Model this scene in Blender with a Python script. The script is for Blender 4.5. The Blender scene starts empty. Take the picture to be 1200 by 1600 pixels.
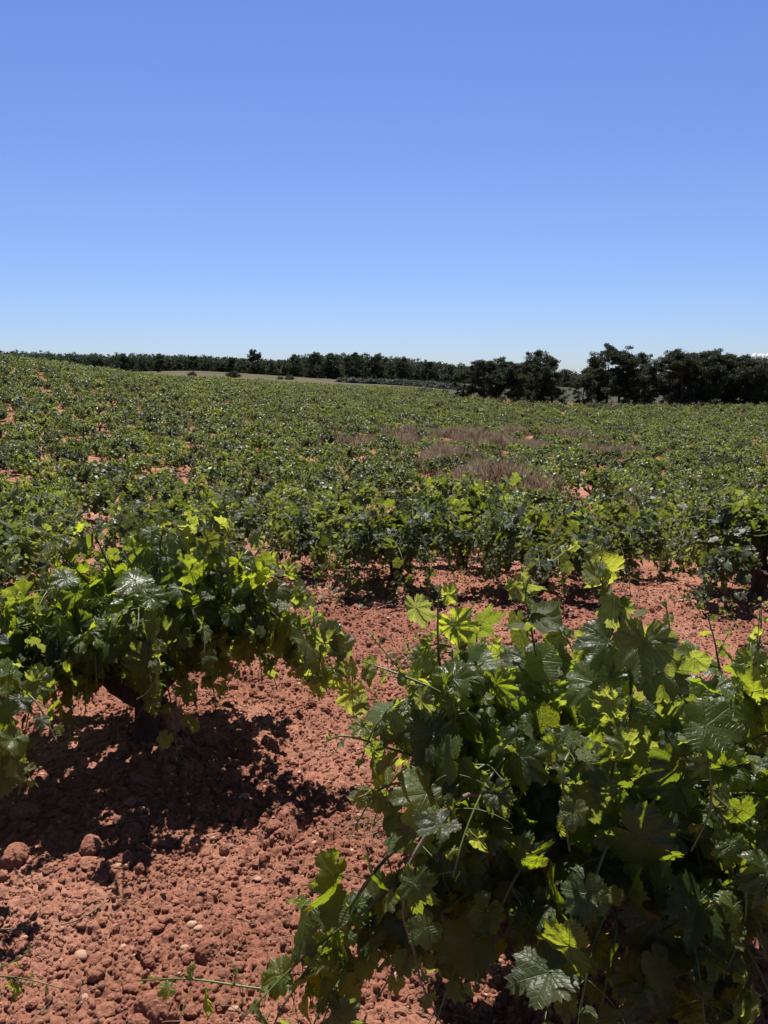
import bpy, math
import numpy as np
from mathutils import Vector
R = math.radians
sc = bpy.context.scene
col = sc.collection

# ------------------------------------------------------------------ camera, sky, sun, exposure
PITCH = R(9.6); FPX = 1232.0; EYE = 1.6
cam = bpy.data.cameras.new('camera'); co_ = bpy.data.objects.new('camera', cam); col.objects.link(co_)
co_.location = (0, 0, EYE); co_.rotation_euler = (math.pi/2 - PITCH, 0, 0)
cam.sensor_fit = 'VERTICAL'; cam.sensor_height = 24; cam.angle = 2*math.atan(800/FPX)
cam.clip_start = 0.05; cam.clip_end = 9000
sc.camera = co_
SUN_EL = 64; SUN_AZ = -4
w = bpy.data.worlds.new('World'); sc.world = w; w.use_nodes = True
wn = w.node_tree; wn.nodes.clear()
sky = wn.nodes.new('ShaderNodeTexSky'); sky.sky_type = 'NISHITA'; sky.sun_disc = False
sky.sun_elevation = R(SUN_EL); sky.sun_rotation = R(SUN_AZ)
sky.altitude = 600; sky.air_density = 1.0; sky.dust_density = 0.35; sky.ozone_density = 4.0
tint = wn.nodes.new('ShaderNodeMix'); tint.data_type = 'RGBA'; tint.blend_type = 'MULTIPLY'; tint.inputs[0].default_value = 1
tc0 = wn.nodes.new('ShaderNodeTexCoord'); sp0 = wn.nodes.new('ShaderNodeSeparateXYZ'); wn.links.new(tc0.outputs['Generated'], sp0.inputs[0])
rm0 = wn.nodes.new('ShaderNodeValToRGB'); wn.links.new(sp0.outputs[2], rm0.inputs[0])  # sky tint by height; darkened overhead, out of view, to weaken the fill light
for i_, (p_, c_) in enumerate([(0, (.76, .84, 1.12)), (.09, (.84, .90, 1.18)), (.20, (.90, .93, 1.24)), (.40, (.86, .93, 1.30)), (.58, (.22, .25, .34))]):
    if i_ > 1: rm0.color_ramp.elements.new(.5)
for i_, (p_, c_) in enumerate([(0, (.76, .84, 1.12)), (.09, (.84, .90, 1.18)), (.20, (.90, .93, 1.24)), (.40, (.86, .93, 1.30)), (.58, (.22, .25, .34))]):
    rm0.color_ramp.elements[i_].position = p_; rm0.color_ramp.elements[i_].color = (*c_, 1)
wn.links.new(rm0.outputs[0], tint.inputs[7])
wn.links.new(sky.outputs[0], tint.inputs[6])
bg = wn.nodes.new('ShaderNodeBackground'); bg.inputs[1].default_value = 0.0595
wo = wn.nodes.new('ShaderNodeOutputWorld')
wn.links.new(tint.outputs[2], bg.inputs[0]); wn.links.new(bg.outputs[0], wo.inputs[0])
sun = bpy.data.lights.new('sun', 'SUN'); so = bpy.data.objects.new('sun', sun); col.objects.link(so)
sun.energy = 5.0; sun.angle = R(0.5); sun.color = (1, 0.955, 0.89)
so.rotation_euler = (-R(90 - SUN_EL), 0, -R(SUN_AZ)); so.location = (0, 20, 40)
sc.view_settings.view_transform = 'Standard'; sc.view_settings.look = 'None'
sc.view_settings.exposure = 0.8; sc.view_settings.gamma = 1
cy = sc.cycles
cy.max_bounces = 4; cy.diffuse_bounces = 1; cy.glossy_bounces = 1; cy.transmission_bounces = 2; cy.transparent_max_bounces = 6
cy.use_denoising = True; cy.use_adaptive_sampling = True; cy.adaptive_threshold = 0.015
cy.sample_clamp_indirect = 6

# ------------------------------------------------------------------ helpers
def at(px, py, Y):
    """the point of the place seen at photo pixel (px,py) at ground distance Y (used to measure where things stand)"""
    a = (px - 600)/FPX; b = (800 - py)/FPX
    d = np.array([a, math.cos(PITCH) + b*math.sin(PITCH), -math.sin(PITCH) + b*math.cos(PITCH)])
    return np.array([0, 0, EYE]) + d*(Y/d[1])

def tag(o, label=None, cat=None, group=None, kind=None):
    if label: o['label'] = label
    if cat: o['category'] = cat
    if group: o['group'] = group
    if kind: o['kind'] = kind
    return o

def mk_mesh(name, V, faces, mats, matidx=None, attrs=None, smooth=True):
    """faces: list of (k,3)/(k,4) int arrays; matidx: list of ints, one per array"""
    me = bpy.data.meshes.new(name)
    V = np.asarray(V, np.float32)
    me.vertices.add(len(V)); me.vertices.foreach_set('co', V.ravel())
    faces = [np.asarray(f, np.int32) for f in faces]
    keep = [i for i, f in enumerate(faces) if len(f)]
    mi = [matidx[i] if matidx else 0 for i in keep]; faces = [faces[i] for i in keep]
    nl = sum(f.size for f in faces); nf = sum(len(f) for f in faces)
    me.loops.add(nl); me.polygons.add(nf)
    me.loops.foreach_set('vertex_index', np.concatenate([f.ravel() for f in faces]))
    tot = np.concatenate([np.full(len(f), f.shape[1], np.int32) for f in faces])
    st = np.concatenate([[0], np.cumsum(tot)[:-1]]).astype(np.int32)
    me.polygons.foreach_set('loop_start', st); me.polygons.foreach_set('loop_total', tot)
    me.polygons.foreach_set('material_index', np.concatenate([np.full(len(f), m, np.int32) for f, m in zip(faces, mi)]))
    me.polygons.foreach_set('use_smooth', np.full(nf, smooth))
    for m in mats: me.materials.append(m)
    for k, a in (attrs or {}).items():
        at_ = me.attributes.new(k, 'FLOAT_VECTOR', 'POINT'); at_.data.foreach_set('vector', np.asarray(a, np.float32).ravel())
    me.update(calc_edges=True)
    return me

def obj(name, me, parent=None, loc=(0, 0, 0)):
    o = bpy.data.objects.new(name, me); col.objects.link(o); o.location = loc
    if parent: o.parent = parent
    return o

class Acc:
    def __init__(s): s.V = []; s.F = []; s.M = []; s.A = {'co': [], 'dat': []}; s.n = 0
    def add(s, V, Fs, m=0, co=None, dat=None):
        V = np.asarray(V).reshape(-1, 3)
        if not len(V): return
        s.V.append(V)
        for f in Fs: s.F.append(np.asarray(f) + s.n); s.M.append(m)
        s.A['co'].append(np.zeros((len(V), 3)) if co is None else co)
        s.A['dat'].append(np.zeros((len(V), 3)) if dat is None else dat)
        s.n += len(V)
    def mesh(s, name, mats, smooth=True):
        return mk_mesh(name, np.concatenate(s.V), s.F, mats, s.M, {k: np.concatenate(v) for k, v in s.A.items()}, smooth)

def norm(a): return a/np.maximum(np.linalg.norm(a, axis=-1, keepdims=True), 1e-9)

def tube(P, rad, sides=6, rough=0, rng=None):
    P = np.asarray(P, float); n = len(P); rad = np.broadcast_to(rad, (n,))
    T = norm(np.gradient(P, axis=0))
    ref = np.array([0.31, 0.17, 0.93]) if abs(T[:, 2]).mean() < 0.8 else np.array([1.0, 0.2, 0.1])
    A = norm(np.cross(T, ref)); B = np.cross(T, A)
    th = np.arange(sides)*2*np.pi/sides
    rr = rad[:, None, None]*np.ones((n, sides, 1))
    if rough: rr = rr*(1 + rough*rng.standard_normal((n, sides, 1)))
    V = P[:, None, :] + rr*(np.cos(th)[None, :, None]*A[:, None, :] + np.sin(th)[None, :, None]*B[:, None, :])
    i = np.arange(n-1)[:, None]*sides; j = np.arange(sides)[None, :]; k = (j+1) % sides
    F = np.stack([i+j, i+k, i+sides+k, i+sides+j], -1).reshape(-1, 4)
    V = V.reshape(-1, 3)
    c = len(V); V = np.vstack([V, P[-1:]+T[-1:]*rad[-1]*0.6])
    e = (n-1)*sides
    cap = np.stack([e+np.arange(sides), e+(np.arange(sides)+1) % sides, np.full(sides, c)], -1)
    return V, [F, cap]

def smooth_path(C, n):
    C = np.asarray(C, float); m = len(C)
    Pp = np.vstack([2*C[0]-C[1], C, 2*C[-1]-C[-2]])
    t = np.linspace(0, m-1-1e-6, n); i = t.astype(int); f = (t-i)[:, None]
    p0, p1, p2, p3 = Pp[i], Pp[i+1], Pp[i+2], Pp[i+3]
    return 0.5*((2*p1) + (-p0+p2)*f + (2*p0-5*p1+4*p2-p3)*f**2 + (-p0+3*p1-3*p2+p3)*f**3)

# ---- numpy noise
def h2(ix, iy, s=0):
    n = (ix.astype(np.int64)*374761393 + iy.astype(np.int64)*668265263 + s*1442695041) & 0xffffffff
    n = ((n ^ (n >> 13))*1274126177) & 0xffffffff
    n = ((n ^ (n >> 16))*2246822519) & 0xffffffff
    return ((n ^ (n >> 15)) & 0xffffff)/float(0xffffff)
def vnoise(x, y, s=0):
    ix = np.floor(x); iy = np.floor(y); fx = x-ix; fy = y-iy
    fx = fx*fx*(3-2*fx); fy = fy*fy*(3-2*fy)
    a = h2(ix, iy, s); b = h2(ix+1, iy, s); c = h2(ix, iy+1, s); d = h2(ix+1, iy+1, s)
    return (a*(1-fx)+b*fx)*(1-fy) + (c*(1-fx)+d*fx)*fy
def fbm(x, y, o=4, s=0):
    r = 0; a = .5
    for i in range(o): r = r + a*(vnoise(x, y, s+i)-.5); x = x*2.03+7.1; y = y*2.03+3.7; a *= .5
    return r
def lumps(x, y, cell, s, dens=.7):
    """rounded clods lying on the soil, one at most per cell"""
    ix = np.floor(x/cell); iy = np.floor(y/cell); best = np.zeros_like(x)
    for dx in (-1, 0, 1):
        for dy in (-1, 0, 1):
            jx = ix+dx; jy = iy+dy
            px = (jx+.5+(h2(jx, jy, s)-.5)*.9)*cell; py = (jy+.5+(h2(jx, jy, s+1)-.5)*.9)*cell
            rr = cell*(.25+.5*h2(jx, jy, s+2)**1.5)*(h2(jx, jy, s+3) < dens)
            an = h2(jx, jy, s+4)*3.14; e = .75+.5*h2(jx, jy, s+5)
            ux = (x-px)*np.cos(an)+(y-py)*np.sin(an); uy = -(x-px)*np.sin(an)+(y-py)*np.cos(an)
            d2 = (ux*e)**2+(uy/e)**2
            best = np.maximum(best, np.sqrt(np.maximum(rr*rr-d2, 0)))
    return best

# ---- terrain: heights measured along five lines of sight across the vineyard
DD = [0, 7, 9, 14, 22, 30, 40, 50, 60, 80, 100, 115, 130, 170, 250, 330, 600, 3500]
PROF = {-0.60: [0, -.05, -.45, -1.1, -1.55, -1.35, -.75, .1, 1.0, 3.1, 3.5, 3.3, 3.2, 2.6, 2.6, 2.0, 0, -20],
        -0.47: [0, -.05, -.45, -1.1, -1.55, -1.35, -.85, -.05, .75, 2.8, 3.2, 3.1, 3.0, 2.4, 2.6, 2.0, 0, -20],
        -0.24: [0, -.05, -.50, -1.15, -1.65, -1.7, -1.4, -.95, -.55, .15, .90, .9, 1.1, 2.1, 4.0, 3.6, 0, -20],
         0.00: [0, -.05, -.55, -1.2, -1.8, -2.1, -2.2, -2.1, -1.8, -1.2, -.8, -.5, -.4, .3, .9, 0.5, -1, -20],
         0.24: [0, -.05, -.55, -1.25, -2.0, -2.4, -2.7, -2.8, -2.9, -2.9, -2.5, -1.9, -2.2, -2.0, -1, -1, -2, -20],
         0.50: [0, -.05, -.55, -1.2, -1.9, -2.3, -2.6, -2.75, -2.85, -2.9, -2.6, -2.1, -2.4, -2.2, -1.2, -1, -2, -20],
         0.70: [0, -.05, -.55, -1.2, -1.9, -2.3, -2.6, -2.75, -2.85, -2.9, -2.6, -2.1, -2.4, -2.2, -1.2, -1, -2, -20]}
STRIP = [(4.4, 45, 5.6, 3.4), (3.4, 24.5, 2.2, 1.8), (5.9, 17.0, 1.4, 1.2), (2.6, 32, 1.6, 4.5), (10.5, 51, 4.0, 1.8), (13, 42, 2.5, 1.0), (-2.5, 41, 1.6, 1.2)]   # rough dry banks without vines
PK = np.array(sorted(PROF)); _lD = np.log(np.array(DD)+3.)
_G = np.linspace(_lD[0], _lD[-1], 400)
PT = np.array([np.interp(_G, _lD, PROF[k]) for k in PK])
_k = np.hanning(19); _k /= _k.sum()
PT = np.array([np.convolve(np.pad(r, 9, 'edge'), _k, 'valid') for r in PT])
def terrain(x, y):
    x = np.asarray(x, float); y = np.asarray(y, float)
    d = np.hypot(x, y); az = np.clip(np.arctan2(x, np.maximum(y, 1e-3)), -.62, .62)
    t = np.tan(az)
    g = (np.log(d+3)-_G[0])/(_G[-1]-_G[0])*399
    g = np.clip(g, 0, 398.999); gi = g.astype(int); gf = g-gi
    k = np.clip(np.searchsorted(PK, t)-1, 0, len(PK)-2)
    f = np.clip((t-PK[k])/(PK[k+1]-PK[k]), 0, 1); f = f*f*(3-2*f)*.5+f*.5
    za = PT[k, gi]*(1-gf)+PT[k, gi+1]*gf; zb = PT[k+1, gi]*(1-gf)+PT[k+1, gi+1]*gf
    z = za*(1-f)+zb*f
    z = z*np.clip((y+6)/6, 0, 1)
    z = z + fbm(x/23., y/23., 2, 77)*.4*np.clip((d-9)/15, 0, 1)
    for cx, cy_, rx, ry in STRIP: z = z + (.75 if ry > 1.25 else .4)*np.exp(-(((x-cx)/rx)**2+((y-cy_)/ry)**2)*1.1)
    return z
VB = []       # vine bases: the soil is mounded round each
def detail(x, y):
    d = np.hypot(x, y)
    f = np.clip((14-d)/8, 0.0, 1)
    z = fbm(x/.9, y/.9, 3, 5)*.09 + fbm(x/.22, y/.22, 3, 9)*.03
    m = np.clip(.75+1.8*fbm(x/.5, y/.5, 2, 31), .25, 1.3)
    wx = x+fbm(x/.035, y/.035, 3, 71)*.030; wy = y+fbm(x/.035+9, y/.035, 3, 72)*.030
    z = z + f*m*(lumps(wx, wy, .14, 11, .14)*.38 + lumps(wx+.03, wy, .075, 21, .34)*.46)
    z = z + f*(lumps(wx, wy+.01, .04, 41, .55)*.5 + lumps(wx+.01, wy, .02, 51, .85)*.6)
    z = z + f*(fbm(x/.03, y/.03, 4, 61)*.009)
    for bx, by in VB: z = z + .05*np.exp(-((x-bx)**2+(y-by)**2)/.09)
    return z

# ------------------------------------------------------------------ materials
def mat(name):
    m = bpy.data.materials.new(name); m.use_nodes = True; nt = m.node_tree; nt.nodes.clear()
    out = nt.nodes.new('ShaderNodeOutputMaterial')
    def N(t, **k):
        n = nt.nodes.new(t)
        for a, b in k.items():
            if a.startswith('i_'):
                kk = a[2:]; kk = int(kk) if kk.isdigit() else kk.replace('_', ' ')
                n.inputs[kk].default_value = b
            else: setattr(n, a, b)
        return n
    def L(a, b): nt.links.new(a, b)
    def M(op, a, b=None, c=None):
        n = nt.nodes.new('ShaderNodeMath'); n.operation = op
        for i, v in enumerate((a, b, c)):
            if v is None: continue
            if isinstance(v, (int, float)): n.inputs[i].default_value = v
            else: L(v, n.inputs[i])
        return n.outputs[0]
    def MixC(f, a, b, mode='MIX'):
        n = nt.nodes.new('ShaderNodeMix'); n.data_type = 'RGBA'; n.blend_type = mode
        for i, v in ((0, f), (6, a), (7, b)):
            if isinstance(v, (int, float)): n.inputs[i].default_value = v
            elif isinstance(v, tuple): n.inputs[i].default_value = (*v, 1)
            else: L(v, n.inputs[i])
        return n.outputs[2]
    def ramp(f, stops):
        n = nt.nodes.new('ShaderNodeValToRGB'); e = n.color_ramp.elements
        while len(e) < len(stops): e.new(0.5)
        for i, (p, c) in enumerate(stops): e[i].position = p; e[i].color = (*c, 1) if len(c) == 3 else c
        L(f, n.inputs[0]); return n.outputs[0]
    return m, nt, out, N, L, M, MixC, ramp

def leaf_material(name, veins=True, mature=(.022, .042, .010), young=(.08, .11, .03), tr_m=(.25, .33, .008), tr_y=(.52, .56, .07), tfac=.52, rough=.36, objr=0):
    m, nt, out, N, L, M, MixC, ramp = mat(name)
    co = N('ShaderNodeAttribute', attribute_name='co'); dat = N('ShaderNodeAttribute', attribute_name='dat')
    sx = N('ShaderNodeSeparateXYZ'); L(co.outputs['Vector'], sx.inputs[0])
    sd = N('ShaderNodeSeparateXYZ'); L(dat.outputs['Vector'], sd.inputs[0])
    age = sd.outputs[0]; rnd = sx.outputs[2]; rnd2 = sd.outputs[1]
    base = MixC(age, mature, young)
    tr = MixC(age, tr_m, tr_y)
    oi = N('ShaderNodeObjectInfo'); v1 = M('MULTIPLY', M('MULTIPLY_ADD', rnd, .7, .65), M('MULTIPLY_ADD', oi.outputs['Random'], objr, 1-objr/2))
    base = MixC(1.0, base, N('ShaderNodeCombineXYZ').outputs[0], 'MIX') if False else base
    cv = N('ShaderNodeCombineXYZ'); L(v1, cv.inputs[0]); L(v1, cv.inputs[1]); L(M('MULTIPLY_ADD', rnd2, .8, .6), cv.inputs[2])
    base = MixC(1.0, base, cv.outputs[0], 'MULTIPLY'); tr = MixC(.8, tr, cv.outputs[0], 'MULTIPLY')
    nrm = None
    if veins:
        r = M('SQRT', M('ADD', M('MULTIPLY', sx.outputs[0], sx.outputs[0]), M('MULTIPLY', sx.outputs[1], sx.outputs[1])))
        a = M('ABSOLUTE', M('ARCTAN2', sx.outputs[0], sx.outputs[1]))
        st = R(50)
        ph = M('SUBTRACT', a, M('MULTIPLY', M('ROUND', M('DIVIDE', M('MINIMUM', a, R(124)), st)), st))
        u = M('MULTIPLY', r, M('COSINE', ph)); v = M('ABSOLUTE', M('MULTIPLY', r, M('SINE', ph)))
        wd = M('MULTIPLY_ADD', u, -.018, .026)
        main = M('SUBTRACT', 1.0, M('SMOOTH_MIN', M('DIVIDE', v, wd), 1.0, .2)); main = M('MAXIMUM', main, 0)
        q = M('SUBTRACT', M('MULTIPLY', u, 7.0), M('MULTIPLY', v, 5.2))
        fr = M('ABSOLUTE', M('SUBTRACT', M('FRACT', q), .5))
        sec = M('MAXIMUM', M('SUBTRACT', 1.0, M('DIVIDE', M('SUBTRACT', .5, fr), .10)), 0)
        vein = M('MAXIMUM', main, M('MULTIPLY', sec, .55))
        base = MixC(M('MULTIPLY', vein, .55), base, (.10, .14, .05)); 
        tr = MixC(M('MULTIPLY', vein, .45), tr, (.09, .15, .02))
        vo = N('ShaderNodeTexVoronoi', i_Scale=11.0); L(co.outputs['Vector'], vo.inputs['Vector'])
        h = M('ADD', M('MULTIPLY', vein, -.9), M('MULTIPLY', vo.outputs['Distance'], -.35))
        ns = N('ShaderNodeTexNoise', i_Scale=6.0); L(co.outputs['Vector'], ns.inputs['Vector'])
        h = M('ADD', h, M('MULTIPLY', ns.outputs[0], 1.2))
        bp = N('ShaderNodeBump', i_Strength=.6, i_Distance=.003); L(h, bp.inputs['Height']); nrm = bp.outputs[0]
        # a few blemished leaves with brown specks
        vs = N('ShaderNodeTexNoise', i_Scale=5.0, i_Detail=4.0); L(co.outputs['Vector'], vs.inputs['Vector'])
        sp = M('MULTIPLY', M('GREATER_THAN', vs.outputs[0], .66), M('GREATER_THAN', rnd2, .6))
        base = MixC(M('MULTIPLY', sp, .5), base, (.16, .12, .04)); tr = MixC(M('MULTIPLY', sp, .6), tr, (.12, .09, .01))
        eg = M('MULTIPLY', M('GREATER_THAN', M('ADD', r, M('MULTIPLY', vs.outputs[0], .35)), 1.04), M('GREATER_THAN', rnd, .72))
        base = MixC(M('MULTIPLY', eg, .8), base, (.12, .075, .03)); tr = MixC(M('MULTIPLY', eg, .8), tr, (.12, .07, .01))
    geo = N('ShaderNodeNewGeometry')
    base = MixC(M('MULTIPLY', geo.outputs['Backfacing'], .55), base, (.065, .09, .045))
    pb = N('ShaderNodeBsdfPrincipled'); L(base, pb.inputs['Base Color'])
    L(M('ADD', M('MULTIPLY_ADD', geo.outputs['Backfacing'], .3, rough), M('MULTIPLY', rnd2, .12)), pb.inputs['Roughness'])
    pb.inputs['Specular IOR Level'].default_value = .5
    tb = N('ShaderNodeBsdfTranslucent'); L(tr, tb.inputs[0])
    if nrm: L(nrm, pb.inputs['Normal']); L(nrm, tb.inputs['Normal'])
    mx = N('ShaderNodeMixShader', i_0=tfac); L(pb.outputs[0], mx.inputs[1]); L(tb.outputs[0], mx.inputs[2]); L(mx.outputs[0], out.inputs[0])
    return m

M_leaf = leaf_material('vine_leaf')
M_leaf_near = leaf_material('vine_leaf_near', objr=.5, tr_m=(.15, .19, .012), tr_y=(.42, .46, .10), tfac=.42)
M_leaf_mid = leaf_material('vine_leaf_mid', veins=False, objr=.8, mature=(.026, .046, .015), young=(.11, .15, .045), tr_m=(.10, .14, .010), tr_y=(.42, .47, .09), tfac=.38, rough=.42)

def stem_mat():
    m, nt, out, N, L, M, MixC, ramp = mat('green_shoot')
    dat = N('ShaderNodeAttribute', attribute_name='dat'); sd = N('ShaderNodeSeparateXYZ'); L(dat.outputs['Vector'], sd.inputs[0])
    c = ramp(sd.outputs[0], [(0, (.12, .07, .035)), (.25, (.10, .11, .035)), (1, (.15, .20, .055))])
    pb = N('ShaderNodeBsdfPrincipled', i_Roughness=.45); L(c, pb.inputs['Base Color'])
    tb = N('ShaderNodeBsdfTranslucent'); L(c, tb.inputs[0])
    mx = N('ShaderNodeMixShader', i_0=.25); L(pb.outputs[0], mx.inputs[1]); L(tb.outputs[0], mx.inputs[2]); L(mx.outputs[0], out.inputs[0])
    return m
M_stem = stem_mat()
def simple(name, stops, scale, rough=.85, bump=.6, dist=.01, stretch=(1, 1, 1), detail_=6.0, transl=0, spec=.3, objrand=0):
    m, nt, out, N, L, M, MixC, ramp = mat(name)
    tc = N('ShaderNodeTexCoord'); mp = N('ShaderNodeMapping'); L(tc.outputs['Object'], mp.inputs[0]); mp.inputs['Scale'].default_value = stretch
    ns = N('ShaderNodeTexNoise', i_Scale=scale, i_Detail=detail_, i_Roughness=.65); L(mp.outputs[0], ns.inputs['Vector'])
    c = ramp(ns.outputs[0], [(p, tuple(v*.74 for v in q)) for p, q in stops])
    if objrand:
        oi = N('ShaderNodeObjectInfo'); g = M('MULTIPLY_ADD', oi.outputs['Random'], objrand, 1-objrand/2)
        cv = N('ShaderNodeCombineXYZ'); [L(g, cv.inputs[i]) for i in range(3)]; c = MixC(1.0, c, cv.outputs[0], 'MULTIPLY')
    pb = N('ShaderNodeBsdfPrincipled', i_Roughness=rough); pb.inputs['Specular IOR Level'].default_value = spec
    L(c, pb.inputs['Base Color'])
    if bump:
        bp = N('ShaderNodeBump', i_Strength=bump, i_Distance=dist); L(ns.outputs[0], bp.inputs['Height']); L(bp.outputs[0], pb.inputs['Normal'])
    s = pb.outputs[0]
    if transl:
        tb = N('ShaderNodeBsdfTranslucent'); L(c, tb.inputs[0]); mx = N('ShaderNodeMixShader', i_0=transl)
        L(s, mx.inputs[1]); L(tb.outputs[0], mx.inputs[2]); s = mx.outputs[0]
    L(s, out.inputs[0]); return m
M_bark = simple('vine_bark', [(.3, (.025, .016, .012)), (.55, (.075, .045, .035)), (.75, (.15, .09, .065))], 26, stretch=(1, 1, .22), bump=1.0, dist=.02)
M_cane = simple('woody_cane', [(.3, (.16, .11, .075)), (.7, (.34, .26, .19))], 60, stretch=(1, 1, .3), bump=.4, dist=.003)
M_straw = simple('dry_straw', [(.3, (.22, .15, .09)), (.7, (.5, .38, .25))], 30, bump=0, transl=.2)
M_dry = simple('dry_grass_blade', [(.3, (.22, .14, .09)), (.55, (.36, .27, .18)), (.75, (.50, .42, .30))], 1.3, bump=0, transl=.5, rough=.8)
M_pine = simple('pine_needles', [(.3, (.045, .060, .032)), (.7, (.105, .125, .062))], 1.2, bump=0, transl=.3, rough=.6, spec=.15, objrand=.35)
M_pbark = simple('pine_bark', [(.3, (.05, .032, .025)), (.7, (.13, .09, .07))], 6, stretch=(1, 1, .3))
M_shrub = simple('shrub_leaf', [(.3, (.09, .12, .06)), (.7, (.18, .22, .11))], 2, bump=0, transl=.25, rough=.6, objrand=.5)
M_olive = simple('grey_shrub_leaf', [(.3, (.075, .09, .06)), (.7, (.16, .18, .13))], 2, bump=0, transl=.2, rough=.6, objrand=.3)
M_far = leaf_material('vine_leaf_far', veins=False, mature=(.036, .062, .022), young=(.10, .13, .05), tr_m=(.13, .18, .015), tr_y=(.32, .36, .08), rough=.46, tfac=.38)
M_stone = simple('pebble_stone', [(.3, (.36, .18, .12)), (.5, (.50, .30, .21)), (.7, (.66, .46, .35))], 9, bump=.2, dist=.002)

def soil(name, ground=True):
    m, nt, out, N, L, M, MixC, ramp = mat(name)
    tc = N('ShaderNodeTexCoord'); P = tc.outputs['Object']
    n1 = N('ShaderNodeTexNoise', i_Scale=1.1, i_Detail=5.0, i_Roughness=.6); L(P, n1.inputs['Vector'])
    n2 = N('ShaderNodeTexNoise', i_Scale=55.0, i_Detail=6.0, i_Roughness=.7); L(P, n2.inputs['Vector'])
    n3 = N('ShaderNodeTexNoise', i_Scale=260.0, i_Detail=4.0, i_Roughness=.7); L(P, n3.inputs['Vector'])
    c = ramp(n1.outputs[0], [(.3, (.20, .078, .049)), (.55, (.30, .134, .089)), (.75, (.40, .21, .147))])
    c2 = ramp(n2.outputs[0], [(.3, (.36, .30, .29)), (.5, (.95, .93, .92)), (.7, (1.4, 1.45, 1.48))])
    c = MixC(.75, c, c2, 'MULTIPLY')
    # sparse dark bits of dead matter in the soil
    c = MixC(M('MULTIPLY', M('LESS_THAN', n3.outputs[0], .36), .5), c, (.06, .024, .02))
    c = MixC(M('MULTIPLY', M('GREATER_THAN', n3.outputs[0], .68), .45), c, (.40, .21, .145))
    if ground:
        # dry ochre pasture beyond the vineyard
        sp = N('ShaderNodeSeparateXYZ'); L(P, sp.inputs[0])
        f = M('SMOOTH_MIN', M('MAXIMUM', M('DIVIDE', M('SUBTRACT', sp.outputs[1], 122.), 12.), 0), 1.0, .1)
        n4 = N('ShaderNodeTexNoise', i_Scale=.12, i_Detail=6.0); L(P, n4.inputs['Vector'])
        pc = ramp(n4.outputs[0], [(.35, (.05, .052, .022)), (.5, (.08, .068, .032)), (.68, (.11, .072, .042))])
        pc = MixC(M('MINIMUM', M('MAXIMUM', M('DIVIDE', M('SUBTRACT', sp.outputs[0], 0.), 20.), 0), 1.0), pc, (.035, .04, .02))
        c = MixC(f, c, pc)
    pb = N('ShaderNodeBsdfPrincipled', i_Roughness=.95); pb.inputs['Specular IOR Level'].default_value = .15
    L(c, pb.inputs['Base Color'])
    h = M('ADD', M('MULTIPLY', n2.outputs[0], .8), M('MULTIPLY', n3.outputs[0], .35))
    bp = N('ShaderNodeBump', i_Strength=.9, i_Distance=.012); L(h, bp.inputs['Height']); L(bp.outputs[0], pb.inputs['Normal'])
    L(pb.outputs[0], out.inputs[0]); return m
M_soil = soil('red_clay_soil'); M_clod = soil('red_clay_clod', False)

# ------------------------------------------------------------------ where the vines stand
rng = np.random.default_rng(11)
NEAR = [(0.62, 2.12), (-1.04, 3.28), (-1.95, 2.55), (-2.75, 4.9), (-1.45, 5.15), (0.12, 6.05), (1.22, 6.0), (2.85, 5.85), (4.2, 5.7),
        (-0.58, 6.9), (0.72, 7.35), (2.02, 7.0), (3.45, 7.2), (-1.9, 6.8), (-3.3, 6.7), (-4.6, 6.2)]
VB = [(a, b) for a, b in NEAR[:9]]
def in_strip(x, y):
    return any(((x-cx)/rx)**2 + ((y-cy_)/ry)**2 < 1.05 for cx, cy_, rx, ry in STRIP)
FIELD = []
y = 8.7; r = 0
while y < 128:
    s = 1.85 if y < 42 else 1.7
    n = int(y*.66/s)+2
    for i in range(-n, n+1):
        x = (i + .5*(r % 2))*s + rng.normal(0, .27); yy = y + rng.normal(0, .34) + .04*x
        if yy > 101 and x > 8: continue
        if (in_strip(x, yy) and rng.random() < .88) or rng.random() < (.09 if yy < 14 else .02): continue
        if y < 60 and vnoise(np.array([x/5.]), np.array([yy/5.]), 301)[0] > .88: continue
        FIELD.append((x, yy, r))
    y += 1.65 if y < 50 else 1.8; r += 1
FIELD = np.array(FIELD)
vis = np.abs(FIELD[:, 0]) < FIELD[:, 1]*.505 + .6
order = np.argsort(np.hypot(FIELD[:, 0], FIELD[:, 1]) + 1e6*(~vis))
NOBJ = 300 - len(NEAR)
IND = FIELD[order[:NOBJ]]; REST = FIELD[[k for k in order[NOBJ:] if abs(FIELD[k, 0]) < FIELD[k, 1]*.56+2]]

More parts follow.
